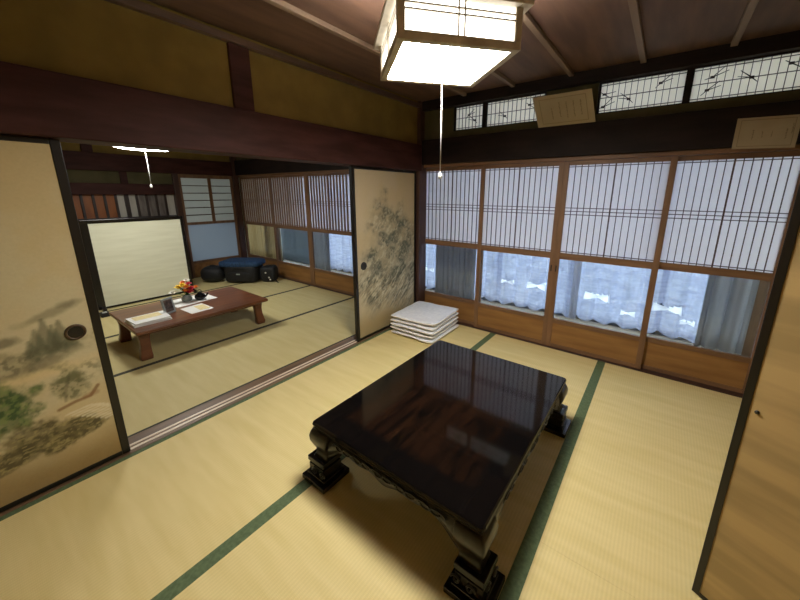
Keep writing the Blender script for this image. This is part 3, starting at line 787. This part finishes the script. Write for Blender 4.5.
# sliding window door with frosted glass
dr = MB(); x0, x1 = X0-.02, X0+.01; a, b = -.985, -.1
dr.box(x0, a, 0, x1, a+.05, 1.76).box(x0, b-.04, 0, x1, b, 1.76).box(x0, a+.05, 1.70, x1, b-.04, 1.76).box(x0, a+.05, .92, x1, b-.04, .965).box(x0, a+.05, .25, x1, b-.04, .29)
dr.box(x0, -.525, .965, x1, -.475, 1.70)
dw = struct(dr.build('door_1', M['shoji_wood'], bev=.003))
box(x0+.01, a+.05, 0.0, x1-.008, b-.04, .25).build('base_board', M['base_board'], dw)
box(x0+.012, a+.05, .29, x0+.016, b-.04, .92).build('frosted_pane', M['frost'], dw)
box(x0+.012, a+.05, .965, x0+.015, b-.04, 1.70).build('paper', M['door_paper'], dw)
lt = MB()
for i in range(1, 6):
    z = .965+.735*i/6; lt.box(x0+.016, a+.05, z-.008, x0+.028, b-.04, z+.005)
lt.build('lattice', M['kumiko'], dw)

# standing screen
t = thing('standing_screen', 'single standing screen with cream white face in a black frame behind the brown table', 'screen', (-3.32, -1.85, 0))
sx_, sa, sb, sh = -3.32, -2.38, -1.3, 1.135
for nm, (y0, y1) in (('stile', (sa-.015, sa+.06)), ('stile', (sb-.04, sb))):
    box(sx_-.02, y0, .0016, sx_+.02, y1, sh).build(nm, M['black'], t, bev=.004)
box(sx_-.02, sa+.06, sh-.045, sx_+.02, sb-.04, sh).build('rail', M['black'], t, bev=.004)
box(sx_-.02, sa+.06, .005, sx_+.02, sb-.04, .03).build('rail', M['black'], t, bev=.004)
box(sx_-.008, sa+.06, .03, sx_+.012, sb-.04, sh-.045).build('face_panel', M['board_white'], t)
for y in (sa+.0275, sb-.02):
    for s in (-1, 1): box(sx_+s*.02, y-.02, .0016, sx_+s*.13, y+.02, .035).build('foot', M['black'], t, bev=.004)

# ------------------------------------------------------------ brown table in the back room
t = thing('low_table', 'brown wooden low table with papers and flowers in the back room', 'table', (-1.6, -1.92, .0016))
qx0, qx1, qy0, qy1 = -2.028, -1.168, -2.525, -1.318
b = MB(); 
def ins2(e, z): return rrect(qx0+e, qx1-e, qy0+e, qy1-e, .015, z, 3)
b.loft([ins2(.012, .268), ins2(.002, .274), ins2(0, .291), ins2(.006, .30)], False); b.build('tabletop', M['brown_table'], t)
for (p, q) in (((qx0+.1, qy0+.06), (qx1-.1, qy0+.08)), ((qx0+.1, qy1-.08), (qx1-.1, qy1-.06)), ((qx0+.08, qy0+.06), (qx0+.1, qy1-.06)), ((qx1-.1, qy0+.06), (qx1-.08, qy1-.06))):
    box(p[0], p[1],   .232, q[0], q[1], .269).build('apron', M['brown_table'], t, bev=.003)
for sx in (-1, 1):
    for sy in (-1, 1):
        cx = qx0+.125 if sx < 0 else qx1-.125; cy = qy0+.075 if sy < 0 else qy1-.075; secs = []
        for z, h, s in ((.0016, .044, .010), (.03, .048, .011), (.06, .043, .008), (.12, .038, .003), (.18, .038, 0), (.232, .045, 0), (.269, .047, 0)):
            secs.append(rrect(cx+sx*s-h*.8, cx+sx*s+h*.8, cy+sy*s-h, cy+sy*s+h, h*.3, z, 3))
        MB().loft(secs).build('leg', M['brown_table'], t)
TZ = .3
def K(x, y): return (2.29+(x-2.29)*1.0355, -3.244+(y+3.244)*1.0355)
def sheet(name, label, cat, pts, z, th, m, group=None):
    mb = MB(); n = len(pts)
    mb.loft([[(x, y, z) for x, y in pts], [(x, y, z+th) for x, y in pts]], False)
    c = (sum(p[0] for p in pts)/n, sum(p[1] for p in pts)/n, z)
    return tag(mb.build(name, m, loc=c), label, cat, group)
# booklets at the near-left corner
base = [K(-1.44, -2.53), K(-1.19, -2.525), K(-1.175, -2.25), K(-1.42, -2.225)]
cc = (sum(p[0] for p in base)/4, sum(p[1] for p in base)/4)
bl = ('lowest booklet of the small pile at the left end of the brown table', 'middle booklet of the small pile on the brown table', 'top white booklet of the small pile at the left end of the brown table')
for i in range(3):
    a = (.02, -.04, .05)[i]; s = (1, .97, .94)[i]
    pts = [(cc[0]+((x-cc[0])*math.cos(a)-(y-cc[1])*math.sin(a))*s, cc[1]+((x-cc[0])*math.sin(a)+(y-cc[1])*math.cos(a))*s) for x, y in base]
    o = sheet('booklet', bl[i], 'booklet', pts, TZ+.011*i, .010, M['paper'], 'booklets on the brown table')
    if i == 2:
        pr_ = MB().box(cc[0]-.1, cc[1]-.11, TZ+.0322, cc[0]+.02, cc[1]+.1, TZ+.0328); pr_.build('cover_print', M['paper_y'], o)
# loose papers
o = sheet('paper_sheet', 'white sheet with yellow print lying at the front edge of the brown table', 'paper', [K(-1.43, -2.10), K(-1.185, -2.085), K(-1.199, -1.88), K(-1.46, -1.89)], TZ, .001, M['paper'])
MB().box(-1.54, -1.945, TZ+.001, -1.36, -1.85, TZ+.0014).build('print', M['paper_y'], o)
sheet('paper_sheet', 'white paper mat under the flowers and black pot on the brown table', 'paper', [K(-1.80, -2.12), K(-1.49, -2.10), K(-1.53, -1.70), K(-1.84, -1.72)], TZ, .0012, M['paper'])
# photo frame
t = thing('photo_frame', 'small silver framed picture standing on the brown table', 'picture frame', (*K(-1.38, -2.19), TZ))
fo, fu = Vector((*K(-1.35, -2.255), TZ)), Vector((-.05, .11, 0)); up = Vector((-.022, -.011, .155)); nn = fu.cross(up).normalized()*.012
MB().obox(fo, fu, up, nn).build('frame', M['silver'], t, bev=.002)
if nn.x < 0: f_off = Vector((0, 0, 0))
nf = nn.normalized(); front = nn if nn.x > 0 else Vector((0, 0, 0)); fd = nf if nn.x > 0 else -nf
MB().obox(fo+fu*.16+up*.12+front+fd*.0003, fu*.68, up*.76, fd*.001).build('picture', M['lens'], t)
# flowers in small grey pot
vx, vy = K(-1.66, -1.95)
t = thing('flower_vase', 'small grey pot of yellow, orange and pink flowers on the brown table', 'flowers', (vx, vy, TZ+.0012))
MB().lathe((vx, vy, TZ+.0012), [(.035, 0), (.048, .012), (.052, .03), (.045, .05), (.034, .058), (.038, .066)], 20).build('pot', M['greyglass'], t)
def bloom(c, r, m, seed):
    rr = random.Random(seed); mb = MB()
    for ring, (n, tilt, rad) in enumerate(((7, .25, 1), (6, .8, .75), (4, 1.25, .45))):
        for i in range(n):
            a = 2*PI*i/n+ring*.4+rr.uniform(-.15, .15)
            dr_ = Vector((math.cos(a), math.sin(a), 0)); tip = Vector(c)+dr_*r*rad*math.cos(tilt)+Vector((0, 0, r*rad*math.sin(tilt)+r*.1*ring))
            sd = Vector((-dr_.y, dr_.x, 0))*r*.36; mid = (Vector(c)+tip)/2+Vector((0, 0, r*.12))
            mb.add([c, mid-sd, tip-sd*.5, tip+sd*.5, mid+sd], [(0, 1, 2, 3, 4)], True)
    mb.lathe((c[0], c[1], c[2]-r*.15), [(.1*r, 0), (.4*r, .1*r), (.42*r, .35*r), (.2*r, .5*r)], 10)
    return mb.build('bloom', m, t)
FL = [((-.03, -.05, .125), .05, 'yellow'), ((.02, -.03, .15), .045, 'yellow'), ((.03, .005, .13), .048, 'orange'), ((.03, .045, .10), .05, 'red'), ((.05, .02, .075), .048, 'red'),
      ((-.05, .04, .185), .036, 'white_petal'), ((-.02, -.115, .08), .045, 'white_petal'), ((-.05, .0, .165), .038, 'orange'), ((.04, .09, .115), .03, 'orange'), ((.055, -.02, .10), .036, 'orange'), ((.02, .03, .16), .036, 'red')]
FL = [((vx+c[0], vy+c[1], TZ+c[2]+.03), r_, m) for c, r_, m in FL]
st = MB()
for i, (c, r, m) in enumerate(FL):
    bloom(c, r, M[m], i); st.tube([(vx, vy, TZ+.06), ((vx+c[0])/2, (vy+c[1])/2, (TZ+.06+c[2])/2+.01), c], .0025, 5)
st.build('stems', M['leaf'], t)
lf = MB()
for i in range(12):
    a = 2*PI*i/12+.3; r = .06+.02*(i % 3); z = TZ+.07+.02*(i % 4); dd = Vector((math.cos(a), math.sin(a), .35)); o_ = Vector((vx, vy, z)); sd = Vector((-dd.y, dd.x, 0))*.018
    lf.add([o_, o_+dd*r*.5-sd, o_+dd*r, o_+dd*r*.5+sd], [(0, 1, 2, 3)], True)
lf.build('leaves', M['leaf'], t)
# black round pot
px_, py_ = K(-1.60, -1.845)
t = thing('black_pot', 'small round black glazed pot beside the flowers on the brown table', 'pot', (px_, py_, TZ+.0012))
MB().lathe((px_, py_, TZ+.0012), [(.028, 0), (.046, .014), (.054, .036), (.047, .06), (.026, .074), (.02, .08), (.024, .09)], 22).build('body', M['ceramic'], t)
MB().tube([(px_+.03, py_+.035, TZ+.03), (px_+.045, py_+.055, TZ+.055), (px_+.05, py_+.065, TZ+.075)], [.012, .009, .007], 8).build('spout', M['ceramic'], t)
MB().tube([(px_, py_-.03+.06*i/8, TZ+.082+.035*math.sin(PI*i/8)) for i in range(9)], .0035, 6).build('handle', M['ceramic'], t)

# ------------------------------------------------------------ bags in the far corner
def superbox(c, hx, hy, hz, rot, e=.35, n=24, m_=14, sag=0, seed=0):
    r = random.Random(seed); cr_, sr = math.cos(rot), math.sin(rot)
    f = lambda w, p: math.copysign(abs(w)**p, w)
    secs = []
    for j in range(m_+1):
        ph = -PI/2+PI*(j+.001)/(m_+.002); ring = []
        for i in range(n):
            th = 2*PI*i/n
            x = hx*f(math.cos(ph), e)*f(math.cos(th), e); y = hy*f(math.cos(ph), e)*f(math.sin(th), e); z = hz*f(math.sin(ph), e)
            w = 1+.03*math.sin(3*th+seed)*math.cos(ph)
            z += -sag*hz*max(0, math.sin(ph))*(.5+.5*math.cos(th+seed))
            x, y = x*w, y*w
            ring.append((c[0]+x*cr_-y*sr, c[1]+x*sr+y*cr_, c[2]+hz+z))
        secs.append(ring)
    return MB().loft(secs)
rb = math.radians(36)
dirx, diry = Vector((math.cos(rb), math.sin(rb), 0)), Vector((-math.sin(rb), math.cos(rb), 0))
bc = Vector((-3.27, -.53, 0.0016))
t = thing('travel_bag', 'large black travel bag with navy blue top in the far corner of the back room', 'bag', bc)
superbox(bc, .28, .17, .155, rb, .35).build('body', M['bag_black'], t)
superbox(bc+dirx*(-.03)+diry*.05+Vector((0, 0, .26)), .33, .22, .055, rb, .4, seed=2).build('top_flap', M['bag_blue'], t)
superbox(bc-diry*.165+Vector((0, 0, .04)), .19, .025, .075, rb, .4).build('front_pocket', M['bag_black'], t)
MB().tube([bc+dirx*(-.1+.2*i/10)-diry*(.17+.025*math.sin(PI*i/10))+Vector((0, 0, .25+.02*math.sin(PI*i/10))) for i in range(11)], .009, 6).build('handle', M['bag_black'], t)
MB().obox(bc-dirx*.03-diry*.196+Vector((0, 0, .155)), dirx*.06, Vector((0, 0, .02)), -diry*.004).build('tag', M['silver'], t)
bc2 = bc-dirx*.505-diry*.02
t = thing('round_bag', 'rounded black bag on the floor left of the large travel bag', 'bag', bc2)
superbox(bc2, .19, .16, .135, rb, .75, sag=.05, seed=1).build('body', M['bag_black'], t)
MB().tube([bc2+dirx*(-.08+.16*i/8)+Vector((0, 0, .25+.03*math.sin(PI*i/8))) for i in range(9)], .008, 6).build('strap', M['bag_black'], t)
bc3 = bc+dirx*.42+diry*.02
t = thing('small_bag', 'small black bag with white tags right of the large travel bag', 'bag', bc3)
superbox(bc3, .13, .12, .14, rb, .5, sag=.1, seed=3).build('body', M['bag_black'], t)
for q, (a, z) in enumerate(((-.02, .16), (.03, .08), (.05, .045))):
    MB().obox(bc3+dirx*a-diry*.122+Vector((0, 0, z)), dirx*.022, Vector((0, 0, .022)), -diry*.006).build('white_tag', M['white_plastic'], t)
MB().tube([bc3+dirx*(.08+.012*i)-diry*(.03+.01*i)+Vector((0, 0, .14*max(0, 1-i/7)**1.5+.009)) for i in range(10)], .008, 6).build('strap', M['bag_black'], t)

# small black plug box by the door edge
t = thing('plug_box', 'small black and white box on the back room mat beside the left door edge', 'box', (-2.98, -2.40, .0012))
box(-3.03, -2.44, .0012, -2.93, -2.36, .05).build('case', M['bag_black'], t, bev=.006)
box(-2.99, -2.42, .0502, -2.95, -2.38, .056).build('white_cap', M['white_plastic'], t)

# ------------------------------------------------------------ framed papers over the windows
def hung(label, bl_, br_, tl_, tr_, thick, border, marks):
    bl_, br_, tl_, tr_ = map(Vector, (bl_, br_, tl_, tr_))
    o0 = (bl_+br_)/2; t = thing('certificate', label, 'certificate', o0)
    n = (br_-bl_).cross(tl_-bl_).normalized()
    if n.y > 0: n = -n
    P = lambda a, b, k=0: bl_.lerp(br_, a).lerp(tl_.lerp(tr_, a), b)+n*k
    def quad(mb, a0, a1, b0, b1, k0, k1):
        pts = [(a0, b0), (a1, b0), (a1, b1), (a0, b1)]
        mb.loft([[P(a, b, k0) for a, b in pts], [P(a, b, k1) for a, b in pts]], False); return mb
    quad(MB(), 0, 1, 0, 1, 0, thick).build('sheet', M['cert'], t)
    mb = MB(); w = border
    for q in ((w, 1-w, w, w+.02), (w, 1-w, 1-w-.02, 1-w), (w, w+.012, w, 1-w), (1-w-.012, 1-w, w, 1-w)): quad(mb, *q, thick, thick+.0008)
    mb.build('border_line', M['cert_ink'], t)
    rr = random.Random(5)
    for a, b0, b1 in marks:
        b = b1; mb = MB()
        while b > b0:
            quad(mb, a-.012*rr.random(), a+.012*rr.random()+.004, b-.03, b, thick, thick+.0008); b -= .029
        mb.build('faint_writing', M['cert_ink'], t)
hung('aged paper certificate leaning out between the two pairs of transom windows', (1.295, -.04, 2.0305), (1.745, -.04, 2.0305), (1.262, -.165, 2.252), (1.712, -.165, 2.252), .006, .1,
     [(.8, .3, .75), (.68, .25, .75), (.56, .25, .75), (.44, .3, .75), (.3, .25, .6)])
hung('aged paper certificate on the dark lintel above the rightmost shoji panel', (2.594, -.0502, 1.762), (2.888, -.0502, 1.752), (2.594, -.0502, 1.952), (2.888, -.0502, 1.944), .003, .07,
     [(.82, .3, .6), (.9, .45, .75), (.6, .35, .55), (.45, .35, .55), (.3, .3, .6)])

# ------------------------------------------------------------ light, sky, camera
w = bpy.data.worlds.new('daylight'); S.world = w; w.use_nodes = True
bg = w.node_tree.nodes['Background']; bg.inputs['Color'].default_value = (.83, .89, 1.0, 1); bg.inputs['Strength'].default_value = 2.9

cd = bpy.data.cameras.new('camera'); cam = bpy.data.objects.new('camera', cd); COL.objects.link(cam)
F = 333.667
cd.sensor_width = 36; cd.sensor_fit = 'HORIZONTAL'; cd.lens = 36*F/800
cd.shift_x = -12.8787/800; cd.shift_y = -26.4939/800; cd.clip_start = .02
cam.location = (2.28997, -3.24360, 1.46740); cam.rotation_euler = (1.33418, -.00334, .63804)
S.camera = cam
S.view_settings.view_transform = 'Standard'; S.view_settings.look = 'None'; S.view_settings.gamma = 1
S.view_settings.exposure = .65; S.view_settings.use_curve_mapping = False
for o in bpy.data.objects:
    if '_org' in o: del o['_org']
